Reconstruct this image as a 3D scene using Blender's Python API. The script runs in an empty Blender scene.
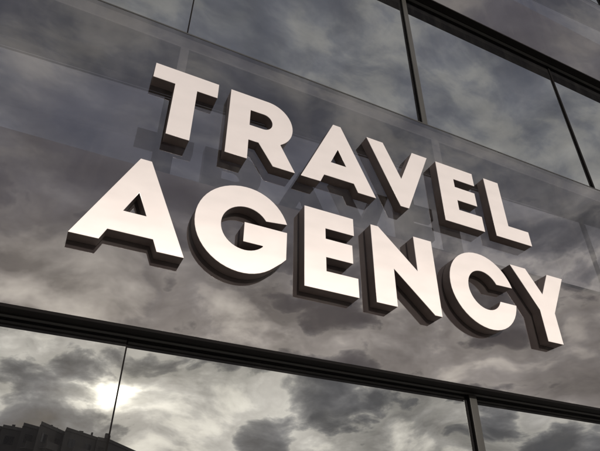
import bpy, math, random
from mathutils import Vector, Matrix
random.seed(4)
SC = bpy.context.scene
COL = SC.collection
S = 2.0            # metres from the lens to the plane of the letter faces
CAMZ = 1.6
GY = 1.033         # sign glass plane      (units of S)
VY = 1.087         # window glass plane

def W(x, y, z):
    return Vector((S*x, S*y, CAMZ + S*z))

# ------------------------------------------------------------------ materials
def newmat(name):
    m = bpy.data.materials.new(name); m.use_nodes = True
    nt = m.node_tree; nt.nodes.clear()
    out = nt.nodes.new('ShaderNodeOutputMaterial')
    return m, nt, out

def N(nt, typ, **kw):
    n = nt.nodes.new(typ)
    for k, v in kw.items():
        if k in n.inputs: n.inputs[k].default_value = v
        else: setattr(n, k, v)
    return n

def principled(name, col, rough=.5, metal=0., spec=.5, var=.15, scale=8., bump=0., bscale=60., coord='Object', stretch=(1, 1, 1), aniso=0., coat=0., tangent=None):
    m, nt, out = newmat(name)
    p = N(nt, 'ShaderNodeBsdfPrincipled', Roughness=rough, Metallic=metal)
    p.inputs['Specular IOR Level'].default_value = spec
    p.inputs['Anisotropic'].default_value = aniso
    p.inputs['Coat Weight'].default_value = coat
    if tangent:
        tn = N(nt, 'ShaderNodeCombineXYZ'); tn.inputs[0].default_value, tn.inputs[1].default_value, tn.inputs[2].default_value = tangent
        nt.links.new(tn.outputs[0], p.inputs['Tangent'])
    tc = N(nt, 'ShaderNodeTexCoord'); mp = N(nt, 'ShaderNodeMapping'); mp.inputs['Scale'].default_value = stretch
    nt.links.new(tc.outputs[coord], mp.inputs[0])
    no = N(nt, 'ShaderNodeTexNoise', Scale=scale, Detail=6., Roughness=.6)
    nt.links.new(mp.outputs[0], no.inputs['Vector'])
    r = N(nt, 'ShaderNodeValToRGB')
    r.color_ramp.elements[0].position = .3; r.color_ramp.elements[1].position = .7
    r.color_ramp.elements[0].color = (*[c*(1-var) for c in col], 1)
    r.color_ramp.elements[1].color = (*[min(1, c*(1+var)) for c in col], 1)
    nt.links.new(no.outputs[0], r.inputs[0]); nt.links.new(r.outputs[0], p.inputs['Base Color'])
    mr = N(nt, 'ShaderNodeMapRange'); mr.inputs['To Min'].default_value = rough*.85; mr.inputs['To Max'].default_value = min(1, rough*1.15)
    nt.links.new(no.outputs[0], mr.inputs[0]); nt.links.new(mr.outputs[0], p.inputs['Roughness'])
    if bump:
        n2 = N(nt, 'ShaderNodeTexNoise', Scale=bscale, Detail=3.)
        nt.links.new(mp.outputs[0], n2.inputs['Vector'])
        b = N(nt, 'ShaderNodeBump', Strength=bump, Distance=.002)
        nt.links.new(n2.outputs[0], b.inputs['Height']); nt.links.new(b.outputs[0], p.inputs['Normal'])
    nt.links.new(p.outputs[0], out.inputs[0])
    return m

def glass(name, refl, tint, rtint, wave=.0, rough=.0, opaque=None, wscale=1.3):
    """coated architectural glass: mirror-like coat over a tinted see-through body (or a dark one)"""
    m, nt, out = newmat(name)
    g = N(nt, 'ShaderNodeBsdfGlossy', Roughness=rough); g.inputs['Color'].default_value = (*rtint, 1)
    if opaque is None:
        t = N(nt, 'ShaderNodeBsdfTransparent'); t.inputs['Color'].default_value = (*tint, 1)
    else:
        t = N(nt, 'ShaderNodeBsdfPrincipled', Roughness=.6); t.inputs['Base Color'].default_value = (*opaque, 1); t.inputs['Specular IOR Level'].default_value = 0.
    lw = N(nt, 'ShaderNodeLayerWeight', Blend=.25)
    mr = N(nt, 'ShaderNodeMapRange'); mr.inputs['To Min'].default_value = refl; mr.inputs['To Max'].default_value = min(1, refl+.5)
    pw = N(nt, 'ShaderNodeMath', operation='POWER'); pw.inputs[1].default_value = 3.
    nt.links.new(lw.outputs['Facing'], pw.inputs[0]); nt.links.new(pw.outputs[0], mr.inputs[0])
    mx = N(nt, 'ShaderNodeMixShader')
    geo = N(nt, 'ShaderNodeNewGeometry'); inv = N(nt, 'ShaderNodeMath', operation='SUBTRACT'); inv.inputs[0].default_value = 1.
    ml = N(nt, 'ShaderNodeMath', operation='MULTIPLY')          # the coating sits on the outer face only
    nt.links.new(geo.outputs['Backfacing'], inv.inputs[1]); nt.links.new(inv.outputs[0], ml.inputs[0]); nt.links.new(mr.outputs[0], ml.inputs[1])
    nt.links.new(ml.outputs[0], mx.inputs[0]); nt.links.new(t.outputs[0], mx.inputs[1]); nt.links.new(g.outputs[0], mx.inputs[2])
    if wave:
        tc = N(nt, 'ShaderNodeTexCoord')
        no = N(nt, 'ShaderNodeTexNoise', Scale=wscale, Detail=1.)
        nt.links.new(tc.outputs['Object'], no.inputs['Vector'])
        b = N(nt, 'ShaderNodeBump', Strength=1., Distance=wave)
        nt.links.new(no.outputs[0], b.inputs['Height']); nt.links.new(b.outputs[0], g.inputs['Normal'])
    tcd = N(nt, 'ShaderNodeTexCoord'); mpd = N(nt, 'ShaderNodeMapping'); mpd.inputs['Scale'].default_value = (2.2, 2.2, .55)
    nd = N(nt, 'ShaderNodeTexNoise', Scale=2.4, Detail=7., Roughness=.62, Distortion=.6)
    nt.links.new(tcd.outputs['Object'], mpd.inputs[0]); nt.links.new(mpd.outputs[0], nd.inputs['Vector'])
    md = N(nt, 'ShaderNodeMapRange'); md.inputs['From Min'].default_value = .45; md.inputs['From Max'].default_value = .75
    md.inputs['To Min'].default_value = .002; md.inputs['To Max'].default_value = .028
    nt.links.new(nd.outputs[0], md.inputs[0])
    du = N(nt, 'ShaderNodeBsdfDiffuse'); du.inputs['Color'].default_value = (.45, .42, .38, 1)
    m2 = N(nt, 'ShaderNodeMixShader')
    nt.links.new(md.outputs[0], m2.inputs[0]); nt.links.new(mx.outputs[0], m2.inputs[1]); nt.links.new(du.outputs[0], m2.inputs[2])
    nt.links.new(m2.outputs[0], out.inputs[0])
    return m

M = {}
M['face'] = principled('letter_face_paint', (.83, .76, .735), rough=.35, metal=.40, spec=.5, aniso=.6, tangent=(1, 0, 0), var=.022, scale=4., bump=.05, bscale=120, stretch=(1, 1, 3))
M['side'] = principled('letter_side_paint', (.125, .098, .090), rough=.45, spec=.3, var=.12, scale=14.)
M['sign_glass'] = glass('sign_glass', .29, (.93, .92, .93), (.98, .945, .94), wave=.00035)
M['strip'] = glass('inner_strip_glass', .44, None, (.98, .99, .99), wave=.0004, opaque=(.01, .01, .012))
M['window'] = glass('window_glass', .49, None, (.985, .995, .975), wave=.0006, opaque=(.012, .012, .014))
M['film'] = principled('brown_inner_board', (.068, .058, .056), rough=.9, spec=0., var=.08, scale=1.)
M['dark'] = principled('black_anodised_metal', (.008, .007, .007), rough=.7, spec=.06, var=.2)
M['backing'] = principled('dark_backing_board', (.03, .027, .029), rough=.8, spec=.1, var=.2, scale=2.)
M['gray'] = principled('grey_anodised_metal', (.055, .052, .047), rough=.4, metal=.3, var=.1, stretch=(3, 3, .4))
M['rail'] = principled('grey_inner_rail', (.017, .017, .017), rough=.5, var=.1)
M['lightrail'] = principled('pale_inner_rail', (.034, .033, .032), rough=.5, var=.1)
M['post'] = principled('brown_inner_post', (.085, .076, .074), rough=.9, spec=0., var=.05)
M['lip'] = principled('bronze_grey_lip', (.014, .013, .012), rough=.6, var=.2)
M['concrete'] = principled('facade_render', (.085, .08, .076), rough=.85, var=.2, scale=.4)
M['concrete2'] = principled('balcony_render', (.09, .085, .08), rough=.85, var=.15, scale=.6)
M['hwin'] = principled('dwelling_window_glass', (.02, .022, .025), rough=.12, spec=.8, var=.3)
M['roofing'] = principled('roof_gravel', (.12, .115, .11), rough=.9, var=.3, scale=3.)
M['frame'] = principled('dwelling_window_frame', (.08, .08, .078), rough=.5)
M['paving'] = principled('paving_stone', (.24, .225, .21), rough=.8, var=.2, scale=.7, bump=.4, bscale=30)
M['asphalt'] = principled('asphalt', (.05, .05, .052), rough=.85, var=.25, scale=2., bump=.5, bscale=80)
M['earth'] = principled('dry_ground', (.14, .13, .11), rough=.95, var=.3, scale=.05)
M['paint'] = principled('road_paint', (.6, .6, .58), rough=.7, var=.15, scale=5)

# ------------------------------------------------------------------ mesh helpers
class MB:
    def __init__(s): s.v = []; s.f = []
    def box(s, a, b, rz=0., c=None):
        x0, y0, z0 = a; x1, y1, z1 = b
        P = [Vector((x, y, z)) for z in (z0, z1) for x, y in ((x0, y0), (x1, y0), (x1, y1), (x0, y1))]
        if rz:
            R = Matrix.Rotation(rz, 3, 'Z'); c = Vector(c)
            P = [R @ (p-c) + c for p in P]
        n = len(s.v); s.v += P
        s.f += [tuple(n+i for i in q) for q in ((0, 3, 2, 1), (4, 5, 6, 7), (0, 1, 5, 4), (1, 2, 6, 5), (2, 3, 7, 6), (3, 0, 4, 7))]
        return s
    def obox(s, p, q, d, z0, z1):
        """box whose plan is the segment p-q thickened by vector d"""
        p, q, d = Vector(p), Vector(q), Vector(d)
        base = [p, q, q+d, p+d]
        ar = sum(base[i].x*base[(i+1) % 4].y - base[(i+1) % 4].x*base[i].y for i in range(4))
        if ar < 0: base.reverse()
        n = len(s.v)
        s.v += [Vector((b.x, b.y, z0)) for b in base] + [Vector((b.x, b.y, z1)) for b in base]
        s.f += [tuple(n+i for i in q) for q in ((0, 3, 2, 1), (4, 5, 6, 7), (0, 1, 5, 4), (1, 2, 6, 5), (2, 3, 7, 6), (3, 0, 4, 7))]
        return s
    def build(s, name, mat, parent=None, bevel=0., origin=None):
        me = bpy.data.meshes.new(name)
        o0 = Vector(origin) if origin is not None else Vector((0, 0, 0))
        me.from_pydata([tuple(v-o0) for v in s.v], [], s.f); me.materials.append(mat); me.update()
        o = bpy.data.objects.new(name, me); COL.objects.link(o); o.location = o0
        if parent is not None:
            o.parent = parent; o.location = o0 - parent.location
        if bevel:
            b = o.modifiers.new('bevel', 'BEVEL'); b.width = bevel; b.segments = 2; b.limit_method = 'ANGLE'
        return o

def ubox(x0, x1, y0, y1, z0, z1):
    """box given in units of S around the camera"""
    return MB().box(W(x0, y0, z0), W(x1, y1, z1))

def empty(name, loc, label, cat, group=None):
    o = bpy.data.objects.new(name, None); COL.objects.link(o); o.location = loc
    o.empty_display_size = .2
    o['label'] = label; o['category'] = cat
    if group: o['group'] = group
    return o

def struct(o):
    o['kind'] = 'structure'; return o

# ------------------------------------------------------------------ letters
def arc(cx, cz, rx, rz, a0, a1, n=28):
    return [(cx+rx*math.cos(math.radians(a0+(a1-a0)*i/n)), cz+rz*math.sin(math.radians(a0+(a1-a0)*i/n))) for i in range(n+1)]

def letA(c, b):
    o = [(-.1175, 0), (-.0587, 0), (-.047, .0275), (.047, .0275), (.0587, 0), (.1175, 0), (.0127, .2305), (-.0127, .2305)]
    h = [(-.0248, .080), (.0248, .080), (0, .1365)]
    return [[(c+x, b+z) for x, z in o], [(c+x, b+z) for x, z in h]]

def letE(x0, xi, r1, r2, r3, z):
    a, b_, c, d, e, f = z
    return [[(x0, a), (r1, a), (r1, b_), (xi, b_), (xi, c), (r2, c), (r2, d), (xi, d), (xi, e), (r3, e), (r3, f), (x0, f)]]

T1, B1 = 1.1395, .9110
T2, B2 = .8145, .5833
R_out = [(.2625, B1), (.3225, B1), (.3225, .977), (.351, .977), (.3945, B1), (.4585, B1), (.414, .9925)] \
    + arc(.372, 1.0605, .0775, .079, -56, 90, 26) + [(.2625, T1)]
R_in = [(.3225, 1.030), (.3225, 1.086)] + [(.362, 1.086)] + arc(.362, 1.058, .0265, .028, 90, -90, 16)[1:]
def superc(cx, cz, a0, a1, rxr, rxl, rz, n=44):
    o = []
    for i in range(n+1):
        a = math.radians(a0+(a1-a0)*i/n); c = math.cos(a)
        o.append((cx+(rxr if c > 0 else rxl)*c, cz+rz*math.sin(a)))
    return o
G_out = superc(.332, .6995, 19.5, 312, .1135, .1215, .1195) + [(.427, .6275), (.4385, .640)] + [(.4395, .7155), (.3295, .7155), (.3295, .662), (.3785, .662)]
G_out += superc(.334, .6995, 318, 34, .060, .0615, .060, 36)
C_out = superc(1.0515, .6995, 14.5, 347.5, .1135, .120, .1195) + superc(1.0525, .6995, 335, 27.5, .0560, .0575, .061, 36)
LET = [
 ('T', 'TRAVEL', [[(.055, T1), (.227, T1), (.227, 1.0875), (.171, 1.0875), (.171, B1), (.1125, B1), (.1125, 1.0875), (.055, 1.0875)]]),
 ('R', 'TRAVEL', [R_out, R_in]),
 ('A', 'TRAVEL', letA(.5935, B1)),
 ('V', 'TRAVEL', [[(.6965, T1), (.7545, T1), (.8085, 1.0155), (.8625, T1), (.9200, T1), (.823, B1), (.794, B1)]]),
 ('E', 'TRAVEL', letE(.9545, 1.0165, 1.102, 1.0955, 1.105, (T1, 1.0885, 1.0565, 1.0045, .967, B1))),
 ('L', 'TRAVEL', [[(1.1515, T1), (1.2135, T1), (1.2135, .9645), (1.298, .9645), (1.298, B1), (1.1515, B1)]]),
 ('A', 'AGENCY', letA(.0825, B2)),
 ('G', 'AGENCY', [G_out]),
 ('E', 'AGENCY', letE(.4865, .546, .630, .623, .635, (T2, .761, .7295, .676, .636, B2))),
 ('N', 'AGENCY', [[(.6845, T2), (.7085, T2), (.8235, .7035), (.8235, T2), (.8845, T2), (.8845, B2), (.8615, B2), (.7465, .693), (.7465, B2), (.6845, B2)]]),
 ('C', 'AGENCY', [C_out]),
 ('Y', 'AGENCY', [[(1.177, T2), (1.238, T2), (1.2845, .737), (1.3275, T2), (1.393, T2), (1.3155, .681), (1.3155, B2), (1.2565, B2), (1.2565, .681)]]),
]
LABEL = {
 ('T', 'TRAVEL'): 'white letter T starting the word TRAVEL, highest at the left of the sign',
 ('R', 'TRAVEL'): 'white letter R with a round bowl between the T and the upper A of TRAVEL',
 ('A', 'TRAVEL'): 'upper, pinkish white letter A between R and V in the word TRAVEL',
 ('V', 'TRAVEL'): 'white letter V between the A and the E of TRAVEL',
 ('E', 'TRAVEL'): 'upper letter E between the V and the L of TRAVEL',
 ('L', 'TRAVEL'): 'white letter L ending the word TRAVEL',
 ('A', 'AGENCY'): 'lower, brightest glaring white letter A starting the word AGENCY',
 ('G', 'AGENCY'): 'round white letter G between the A and the E of AGENCY',
 ('E', 'AGENCY'): 'lower letter E between the G and the N of AGENCY',
 ('N', 'AGENCY'): 'white letter N with a slanting bar in the middle of AGENCY',
 ('C', 'AGENCY'): 'round open white letter C between the N and the Y of AGENCY',
 ('Y', 'AGENCY'): 'forked white letter Y ending the word AGENCY, furthest right in the sign',
}
def loops_mesh(name, loops, cx, zb, y0, y1, inset, mat, parent, bevel=0., steep=True):
    """closed outline(s) extruded from depth y0 to y1 (metres, relative to the thing)"""
    cu = bpy.data.curves.new(name, 'CURVE'); cu.dimensions = '2D'; cu.fill_mode = 'BOTH'
    for lp in loops:
        sp = cu.splines.new('POLY'); sp.points.add(len(lp)-1)
        for i, (x, z) in enumerate(lp): sp.points[i].co = ((x-cx)*S, (z-zb)*S, 0, 1)
        sp.use_cyclic_u = True
    cu.extrude = (y1-y0)/2 - bevel; cu.bevel_depth = bevel; cu.bevel_resolution = 1; cu.offset = -inset - bevel
    tmp = bpy.data.objects.new(name+'_tmp', cu); COL.objects.link(tmp)
    dg = bpy.context.evaluated_depsgraph_get()
    me = bpy.data.meshes.new_from_object(tmp.evaluated_get(dg))
    bpy.data.objects.remove(tmp); bpy.data.curves.remove(cu)
    me.transform(Matrix.Rotation(math.pi/2, 4, 'X')); me.transform(Matrix.Translation((0, (y0+y1)/2, 0)))
    me.materials.clear(); me.materials.append(mat)
    me.name = name
    o = bpy.data.objects.new(name, me); COL.objects.link(o); o.parent = parent
    return o

depth = S*(GY-1.0) - .001
for ch, word, loops in LET:
    xs = [p[0] for p in loops[0]]; zs = [p[1] for p in loops[0]]
    cx = (min(xs)+max(xs))/2; zb = B1 if word == 'TRAVEL' else B2
    e = empty('sign_letter', W(cx, 1.0, zb), LABEL[(ch, word)], 'sign letter', 'raised letters of the travel agency sign')
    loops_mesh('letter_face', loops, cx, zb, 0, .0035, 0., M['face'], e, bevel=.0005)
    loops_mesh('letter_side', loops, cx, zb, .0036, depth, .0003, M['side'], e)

# ------------------------------------------------------------------ glass facade
bld = empty('glass_building', (S*1.0, S*VY, 0), 'dark glass office facade with black transoms, carrying the white sign letters', 'building')
PITCH = .81*VY; X0 = .118*VY            # mullion axes (units of S)
KS = range(-4, 7)
XL, XR = X0-4.5*PITCH, X0+7.5*PITCH
ST = 1.758                               # storey height
FB, FT = .4267, 1.338                    # sign band bottom / top
GROUND = -CAMZ/S
def fpart(mb, name, mat, bevel=0.): return mb.build(name, mat, bld, bevel)

edges = [XL] + [X0+k*PITCH for k in KS] + [XR]
for s in range(0, 4):
    fb, ft = FB+(s-0)*ST, FT+s*ST
    # long sign band glass, one sheet
    fpart(ubox(XL, XR, GY, GY+.0015, fb, ft), 'band_glass', M['sign_glass'])
    # what stands behind it
    pl = [(XL, 1.190), (-2.2, 1.190), (3.0, 1.090), (XR, 1.090)]
    ms = MB()
    for (xa, ya), (xb, yb) in zip(pl, pl[1:]):
        ms.obox(W(xa, ya, 0).xy, W(xb, yb, 0).xy, Vector((0, .008)), CAMZ+S*(fb+.472), CAMZ+S*(fb+.790))
    fpart(ms, 'inner_strip', M['strip'])
    fpart(ubox(XL, XR, 1.21, 1.22, fb, ft), 'backing_board', M['backing'])
    fpart(ubox(XL, XR, GY+.0020, GY+.0035, fb+.001, fb+.394), 'lower_board', M['film'])
    for xs in (-.87, 1.77, 4.41):
        ys = 1.149-.0192*xs if xs < 3 else 1.09
        fpart(ubox(xs-.007, xs+.007, ys-.006, ys-.001, fb+.472, fb+.790), 'strip_seam', M['dark'])
    fpart(ubox(XL, XR, GY+.012, VY-.004, ft-.046, ft-.002), 'top_rail', M['rail'])
    fpart(ubox(XL, XR, GY+.0085, GY+.0115, ft-.053, ft-.047), 'rail_trim', M['lightrail'])
    fpart(ubox(XL, XR, GY-.0005, 1.2, ft+.001, ft+.006), 'top_cap', M['lip'])
    # underside
    fpart(ubox(XL, XR, GY+.0005, 1.2, fb-.006, fb-.0005), 'soffit', M['dark'])
    fpart(ubox(XL, XR, VY-.022, VY-.010, fb-.0085, fb-.0063), 'soffit_trim', M['lip'])
    for k in KS:
        x = X0+k*PITCH
        xa, xb = (x-.020, x+.012) if k % 2 else (x-.016, x+.008)
        fpart(ubox(xa, xb, GY+.0045, GY+.0078, fb+.690, ft-.055), "inner_post", M['lightrail'])
# window zones
zones = [(GROUND+.03, FB-.0065)] + [(FT+s*ST+.007, FB+(s+1)*ST-.0065) for s in range(0, 3)]
for zi, (z0, z1) in enumerate(zones):
    for i in range(len(edges)-1):
        a, b = edges[i]+.0015, edges[i+1]-.0015
        o = ubox(a, b, VY, VY+.004, z0, z1).build('window_pane', M['window'], bld, origin=W((a+b)/2, VY, (z0+z1)/2))
        o.rotation_euler = (math.radians(random.uniform(-.2, .2)), 0, math.radians(random.uniform(-.2, .2)))
    for k in KS:
        x = X0+k*PITCH
        if k % 2:
            m = fpart(ubox(x-.010, x+.0125, VY-.0125, VY-.0095, z0, z1), 'mullion_cap', M['gray'], .0008)
            fpart(ubox(x-.009, x+.0115, VY-.0094, VY-.001, z0, z1), 'mullion', M['dark'])
        elif k == 0:
            fpart(ubox(x-.0018, x+.0018, VY-.0008, VY-.0003, z0, z1), 'joint_seal', M['dark'])
        else:
            fpart(ubox(x-.005, x+.005, VY-.006, VY-.001, z0, z1), 'mullion', M['dark'])
top = FT+3*ST
fpart(MB().box(W(XL, 1.225, GROUND), W(XR, VY+6, top+.3)), 'building_core', M['backing'])
fpart(MB().box(W(XL, GY, top+.01), W(XR, 1.2245, top+.3)), 'parapet', M['dark'])
for xa, xb in ((XL-.06, XL-.001), (XR+.001, XR+.06)):
    fpart(MB().box(W(xa, GY-.01, GROUND), W(xb, VY+6, top+.3)), 'end_wall', M['gray'])

# ------------------------------------------------------------------ ground
def sheet(name, x0, x1, y0, y1, z, mat):
    me = bpy.data.meshes.new(name); me.from_pydata([(x0, y0, z), (x1, y0, z), (x1, y1, z), (x0, y1, z)], [], [(0, 1, 2, 3)])
    me.materials.append(mat); o = bpy.data.objects.new(name, me); COL.objects.link(o); return struct(o)
sheet('ground', -3000, 3000, -3000, 3000, -.13, M['earth'])
struct(MB().box((-120, -6.5, -.12), (120, S*VY+.3, 0)).build('pavement', M['paving']))
struct(MB().box((-120, -6.65, -.125), (120, -6.503, .003)).build('kerb', M['concrete2'], bevel=.01))
sheet('road', -300, 300, -19, -6.66, -.122, M['asphalt'])
mk = MB()
for i in range(-18, 19): mk.box((i*6, -12.9, -.1215), (i*6+3, -12.78, -.118))
struct(mk.build('road_marking', M['paint']))
struct(MB().box((-120, -26, -.12), (120, -19.01, .0)).build('far_pavement', M['paving']))

# ------------------------------------------------------------------ apartment house across the street
HR = 21.0     # roof height above the lens
def far(x, z, h=HR):
    """point at height h above the lens whose mirror image lies at band coordinate (x, z)"""
    d = h/z
    return Vector((x*d, 2*S*VY - d))
prof = [((-.200, .2100), (-.105, .2040), 0.0), ((-.105, .2100), (-.049, .2055), 0.), ((-.049, .2085), (-.021, .2060), 0.), ((-.021, .2145), (.004, .2105), 0.),
        ((.004, .2195), (.0445, .2070), 0.), ((.0445, .2145), (.097, .2035), 0.), ((.097, .2045), (.1150, .2025), 0.), ((.1150, .2060), (.1730, .1880), 0.)]
ap = empty('apartment_house', (0, -92, 0), 'dark stepped apartment house with staggered bays mirrored at the bottom left of the glass', 'building')
ap0 = Vector((0, -92, 0))
pa, pb = far(-.190, .186), far(.150, .186)
MB().obox(pa, pb, Vector((0, -9)), -.12, CAMZ+HR+.15).build('rear_block', M['concrete'], ap, origin=ap0)
for bi, (a, b, _) in enumerate(prof):
    hr = HR
    p, q = far(*a, hr), far(*b, hr)
    u = (q-p); L = u.length; u = u/L
    nrm = Vector((-u.y, u.x))
    if nrm.y < 0: nrm = -nrm          # towards the street
    back = Vector((0, -9))
    ztop = CAMZ+hr
    w = MB().obox(p, q, back, -.12, ztop-.5).build('wall', M['concrete'], ap, origin=ap0)
    r = MB().obox(p+nrm*.12, q+nrm*.12, back*.98, ztop-.497, ztop)
    r.build('roof', M['concrete2'] if bi % 2 else M['roofing'], ap, origin=ap0)
    nf = 7; fh = (ztop-.6)/nf
    nw = 2 if L > 5 else 1
    for f in range(nf):
        zf = f*fh
        for j in range(nw):
            c0 = p + u*(L*(j+.5)/nw)
            ww = min(1.6, L/nw*.55)
            wd = MB().obox(c0-u*ww/2+nrm*.004, c0+u*ww/2+nrm*.004, nrm*.06, zf+.9, zf+2.3).build('window', M['frame'], ap, origin=ap0)
            gp = MB()
            gp.obox(c0-u*(ww/2-.06)+nrm*.066, c0-u*.03+nrm*.066, nrm*.02, zf+.97, zf+2.23)
            gp.obox(c0+u*.03+nrm*.066, c0+u*(ww/2-.06)+nrm*.066, nrm*.02, zf+.97, zf+2.23)
            g = gp.build('window_glass', M['hwin'], wd, origin=ap0); g.location = (0, 0, 0)
        if bi in (3, 4, 5, 7) and f > 0:
            bb = MB(); dp = 1.2
            bb.obox(p+u*L*.15+nrm*.09, p+u*L*.85+nrm*.09, nrm*dp, zf-.02, zf+.13)
            bb.obox(p+u*L*.15+nrm*(dp+.092), p+u*L*.85+nrm*(dp+.092), nrm*.08, zf-.02, zf+1.0)
            bb.build('balcony', M['concrete2'], ap, origin=ap0)
# chimney / lift head on the roof near the right end
p = far(.114, .2045)
MB().box((p.x-.5, p.y-.9, CAMZ+HR+.004), (p.x+.35, p.y-.1, CAMZ+HR+.75)).build('chimney', M['concrete'], ap, origin=ap0)

for (ax, az, w_, h_) in ((-.034, .2065, .5, .55), (.022, .2125, .35, .5), (.028, .2105, .9, .35), (.070, .2085, .7, .45), (.088, .2045, .3, .8)):
    q = far(ax, az)
    MB().box((q.x-w_/2, q.y-1.6, CAMZ+HR+.004), (q.x+w_/2, q.y-.9, CAMZ+HR+h_)).build('roof_unit', M['concrete'], ap, origin=ap0)

# ------------------------------------------------------------------ light
SUN_EL, SUN_AZ = 15.1, 5.7     # azimuth measured from the wall's outward normal towards +X
el, az = math.radians(SUN_EL), math.radians(SUN_AZ)
sd = Vector((math.sin(az)*math.cos(el), -math.cos(az)*math.cos(el), math.sin(el)))
sl = bpy.data.lights.new('sun', 'SUN'); sl.energy = 3.0; sl.angle = math.radians(.55); sl.color = (1., .93, .84)
so = bpy.data.objects.new('sun', sl); COL.objects.link(so); so.rotation_euler = sd.to_track_quat('Z', 'Y').to_euler(); so.location = (0, -30, 30)

wd = bpy.data.worlds.new('World'); SC.world = wd; wd.use_nodes = True
nt = wd.node_tree; nt.nodes.clear()
L = nt.links.new
def vm(op, a, b=None):
    n = N(nt, 'ShaderNodeVectorMath', operation=op)
    for i, q in enumerate((a, b)):
        if q is None: continue
        if isinstance(q, bpy.types.NodeSocket): L(q, n.inputs[i])
        else: n.inputs[i].default_value = q
    return n
def ma(op, a, b=None, c=None, clamp=False):
    n = N(nt, 'ShaderNodeMath', operation=op); n.use_clamp = clamp
    for i, q in enumerate((a, b, c)):
        if q is None: continue
        if isinstance(q, bpy.types.NodeSocket): L(q, n.inputs[i])
        else: n.inputs[i].default_value = q
    return n.outputs[0]
def mix(f, a, b, typ='MIX'):
    n = N(nt, 'ShaderNodeMix', data_type='RGBA', blend_type=typ); n.clamp_factor = True
    for s, q in ((n.inputs[0], f), (n.inputs[6], a), (n.inputs[7], b)):
        if isinstance(q, bpy.types.NodeSocket): L(q, s)
        elif isinstance(q, (int, float)): s.default_value = q
        else: s.default_value = (*q, 1)
    return n.outputs[2]
def ramp(f, pts):
    n = N(nt, 'ShaderNodeValToRGB'); cr = n.color_ramp
    while len(cr.elements) < len(pts): cr.elements.new(.5)
    for e, (p, c) in zip(cr.elements, pts):
        e.position = p; e.color = (*(c if isinstance(c, tuple) else (c,)*3), 1)
    L(f, n.inputs[0]); return n.outputs[0]
tc = N(nt, 'ShaderNodeTexCoord'); d = vm('NORMALIZE', tc.outputs['Generated']).outputs[0]
sep = N(nt, 'ShaderNodeSeparateXYZ'); L(d, sep.inputs[0])
X, Y, Z = sep.outputs
def noise(scale, detail, rough, off=(0, 0, 0), dist=0., sc=(1, 1, 1.7), vec=None):
    mp = N(nt, 'ShaderNodeMapping'); mp.inputs['Location'].default_value = off; mp.inputs['Scale'].default_value = sc
    L(vec or d, mp.inputs[0])
    n = N(nt, 'ShaderNodeTexNoise', Scale=scale, Detail=detail, Roughness=rough, Distortion=dist); L(mp.outputs[0], n.inputs['Vector'])
    return n.outputs[0]
wv = N(nt, 'ShaderNodeTexNoise', Scale=4., Detail=3., Roughness=.5); L(d, wv.inputs['Vector'])
wo_ = vm('SUBTRACT', wv.outputs['Color'], (.5, .5, .5)).outputs[0]
dw = vm('ADD', d, vm('MULTIPLY', wo_, (.11, .11, .11)).outputs[0]).outputs[0]       # swirled directions
n1 = noise(3.6, 3., .5, off=(3.1, 1.7, .6), sc=(1, 1, 1.3), vec=dw)
n2 = noise(6.5, 12., .54, off=(7.3, 2.2, 4), sc=(1, 1, 2.0), vec=dw)
n2s = noise(6.5, 12., .54, off=(7.3+.05*sd.x, 2.2+.05*sd.y, 4-.07), sc=(1, 1, 2.0), vec=dw)    # the same puffs a little nearer the sun
wisp = noise(4.2, 10., .57, off=(1.1, 5.2, 2.), sc=(.9, 2.6, 2.4), vec=dw)
relief = ma('SUBTRACT', n2, n2s)
dens = ma('ADD', ma('MULTIPLY', n1, .4), ma('MULTIPLY', n2, .6))
dens_hi = ma('ADD', ma('MULTIPLY', n1, .35), ma('MULTIPLY', wisp, .65))
# banks of thicker (-) and brighter (+) cloud: direction in the sky, spread in radians, amount
BANKS = [
    (-0.079, -0.882, 0.464, 0.085, 0.11), (0.069, -0.900, 0.431, 0.070, 0.075), (-0.072, -0.918, 0.389, 0.057, 0.040),
    (0.287, -0.860, 0.421, 0.064, 0.07), (0.455, -0.808, 0.374, 0.051, 0.050), (0.584, -0.733, 0.348, 0.062, 0.08),
    (0.745, -0.568, 0.348, 0.058, 0.085), (0.778, -0.557, 0.291, 0.040, 0.030), (0.220, -0.943, 0.250, 0.045, 0.050),
    (-0.013, -0.957, 0.290, 0.036, 0.040), (0.293, -0.905, 0.309, 0.044, 0.020), (0.544, -0.796, 0.266, 0.061, 0.045),
    (0.714, -0.673, 0.193, 0.040, 0.030), (0.468, -0.771, 0.431, 0.055, -0.060), (0.645, -0.665, 0.375, 0.028, -0.040),
    (0.722, -0.557, 0.411, 0.037, -0.040), (0.126, -0.855, 0.504, 0.045, -0.030), (0.349, -0.913, 0.211, 0.048, -0.050),
    (0.022, -0.963, 0.270, 0.023, -0.050), (0.057, -0.979, 0.196, 0.048, -0.050), (0.406, -0.853, 0.329, 0.036, -0.030),
    (0.681, -0.692, 0.241, 0.037, -0.040), (-0.127, -0.842, 0.525, 0.036, -0.040), (0.143, -0.942, 0.303, 0.035, -0.030),
    (0.316, -0.490, 0.813, 0.078, 0.065), (-0.167, -0.734, 0.658, 0.042, 0.090), (-0.127, -0.706, 0.697, 0.033, 0.070),
    (0.477, -0.446, 0.757, 0.060, -0.030), (0.552, -0.445, 0.705, 0.043, 0.050), (0.730, -0.432, 0.529, 0.029, 0.060),
    (0.679, -0.546, 0.492, 0.043, 0.040), (0.683, -0.352, 0.640, 0.040, -0.030), (-0.087, -0.757, 0.648, 0.050, -0.030),
    (0.473, -0.540, 0.696, 0.054, 0.020), (0.527, -0.348, 0.775, 0.06, 0.06),
    (0.62, -0.30, 0.725, 0.08, 0.07), (0.069, -0.900, 0.431, 0.05, 0.03)]

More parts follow.
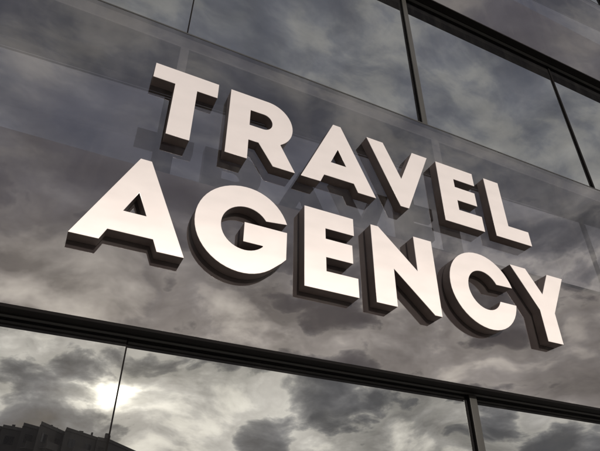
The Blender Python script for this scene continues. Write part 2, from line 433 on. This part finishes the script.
for bx, by, bz, sg, am in BANKS:
    dt = vm('DOT_PRODUCT', d, Vector((bx, by, bz)).normalized()[:]).outputs['Value']
    # exp((cos-1)/sg^2) ~ gaussian of the angle
    g = ma('POWER', 2.718, ma('MULTIPLY', ma('SUBTRACT', dt, 1.), 1/(sg*sg)))
    dens = ma('MULTIPLY_ADD', g, am, dens)
    dens_hi = ma('MULTIPLY_ADD', g, am, dens_hi)
hi = N(nt, 'ShaderNodeMapRange', interpolation_type='SMOOTHSTEP'); L(Z, hi.inputs[0])
hi.inputs['From Min'].default_value = .38; hi.inputs['From Max'].default_value = .62
H = hi.outputs[0]
low = ramp(dens, [(.40, (.19, .185, .197)), (.465, (.25, .243, .25)), (.490, (.36, .347, .342)), (.512, (.66, .625, .575)), (.535, (.51, .48, .45)), (.57, (.51, .485, .46)), (.60, (.68, .64, .585)), (.66, (.76, .72, .65))])
high = ramp(dens_hi, [(.40, (.150, .158, .195)), (.49, (.20, .206, .24)), (.54, (.27, .275, .30)), (.58, (.37, .367, .37)), (.66, (.48, .465, .445))])
cl0 = mix(H, low, high)
# lit flanks and shaded flanks of the puffs
rl = ma('MULTIPLY_ADD', ma('MULTIPLY', relief, ma('SUBTRACT', 1., ma('MULTIPLY', H, .7))), 3., 1.)
rl = ma('MINIMUM', ma('MAXIMUM', rl, .6), 1.6)
cv = N(nt, 'ShaderNodeVectorMath', operation='SCALE'); L(cl0, cv.inputs[0]); L(rl, cv.inputs['Scale'])
cl = cv.outputs[0]
# glow where the sun stands behind the cloud: a ragged opening, wider than high
side = vm('DOT_PRODUCT', d, (sd.y, -sd.x, 0)).outputs['Value']
dz = ma('SUBTRACT', Z, sd.z)
def blob(wx, wz, ragged):
    e = ma('ADD', ma('POWER', ma('ABSOLUTE', ma('DIVIDE', side, wx)), 2.), ma('POWER', ma('ABSOLUTE', ma('DIVIDE', dz, wz)), 2.))
    e = ma('ADD', ma('POWER', e, .5), ma('MULTIPLY', ma('SUBTRACT', .5, n2), ragged))
    return ma('POWER', 2.718, ma('MULTIPLY', ma('POWER', ma('MAXIMUM', e, 0.), 2.), -1.))
facing = ma('GREATER_THAN', vm('DOT_PRODUCT', d, tuple(sd)).outputs['Value'], 0.)
core = blob(.022, .015, 8.)
band = blob(.085, .014, 4.)
halo = blob(.40, .12, 5.)
thin = ramp(dens, [(.40, .1), (.50, .4), (.58, 1.)])
g2 = ma('MULTIPLY', ma('ADD', ma('MULTIPLY_ADD', band, .55, ma('MULTIPLY', core, 3.)), ma('MULTIPLY', ma('MULTIPLY', halo, .5), thin)), facing)
gv = N(nt, 'ShaderNodeVectorMath', operation='SCALE'); gv.inputs[0].default_value = (1., .94, .80); L(g2, gv.inputs['Scale'])
tot = vm('ADD', cl, gv.outputs[0]).outputs[0]
sky = N(nt, 'ShaderNodeTexSky', sky_type='NISHITA'); sky.sun_disc = False
sky.sun_elevation = el; sky.sun_rotation = math.atan2(sd.x, sd.y)
BG = .1
s10 = N(nt, 'ShaderNodeVectorMath', operation='SCALE'); L(tot, s10.inputs[0]); s10.inputs['Scale'].default_value = 1/BG
cover = ramp(dens, [(.33, .93), (.45, .98)])
col = mix(cover, sky.outputs[0], s10.outputs[0])
bg = N(nt, 'ShaderNodeBackground', Strength=BG); L(col, bg.inputs[0])
wo = N(nt, 'ShaderNodeOutputWorld'); L(bg.outputs[0], wo.inputs[0])

# ------------------------------------------------------------------ camera
f_px, yaw, pitch, roll = 536.404, .44268004756520524, .5944327358514423, .005864389875408131
cy, sy, cp, sp = math.cos(yaw), math.sin(yaw), math.cos(pitch), math.sin(pitch)
fw = Vector((sy*cp, cy*cp, sp)); rt = Vector((cy, -sy, 0)); up = rt.cross(fw)
c, s_ = math.cos(roll), math.sin(roll)
r2, u2 = c*rt+s_*up, -s_*rt+c*up
Mx = Matrix((r2, u2, -fw)).transposed().to_4x4(); Mx.translation = (0, 0, CAMZ)
cam = bpy.data.cameras.new('camera'); cam.sensor_width = 36; cam.lens = f_px/600*36; cam.clip_end = 6000; cam.clip_start = .05
co = bpy.data.objects.new('camera', cam); COL.objects.link(co); co.matrix_world = Mx; SC.camera = co

SC.render.engine = 'CYCLES'
SC.cycles.max_bounces = 10; SC.cycles.transparent_max_bounces = 12; SC.cycles.glossy_bounces = 8
SC.view_settings.view_transform = 'Standard'; SC.view_settings.look = 'None'
SC.view_settings.exposure = 0; SC.view_settings.gamma = 1; SC.view_settings.use_curve_mapping = False
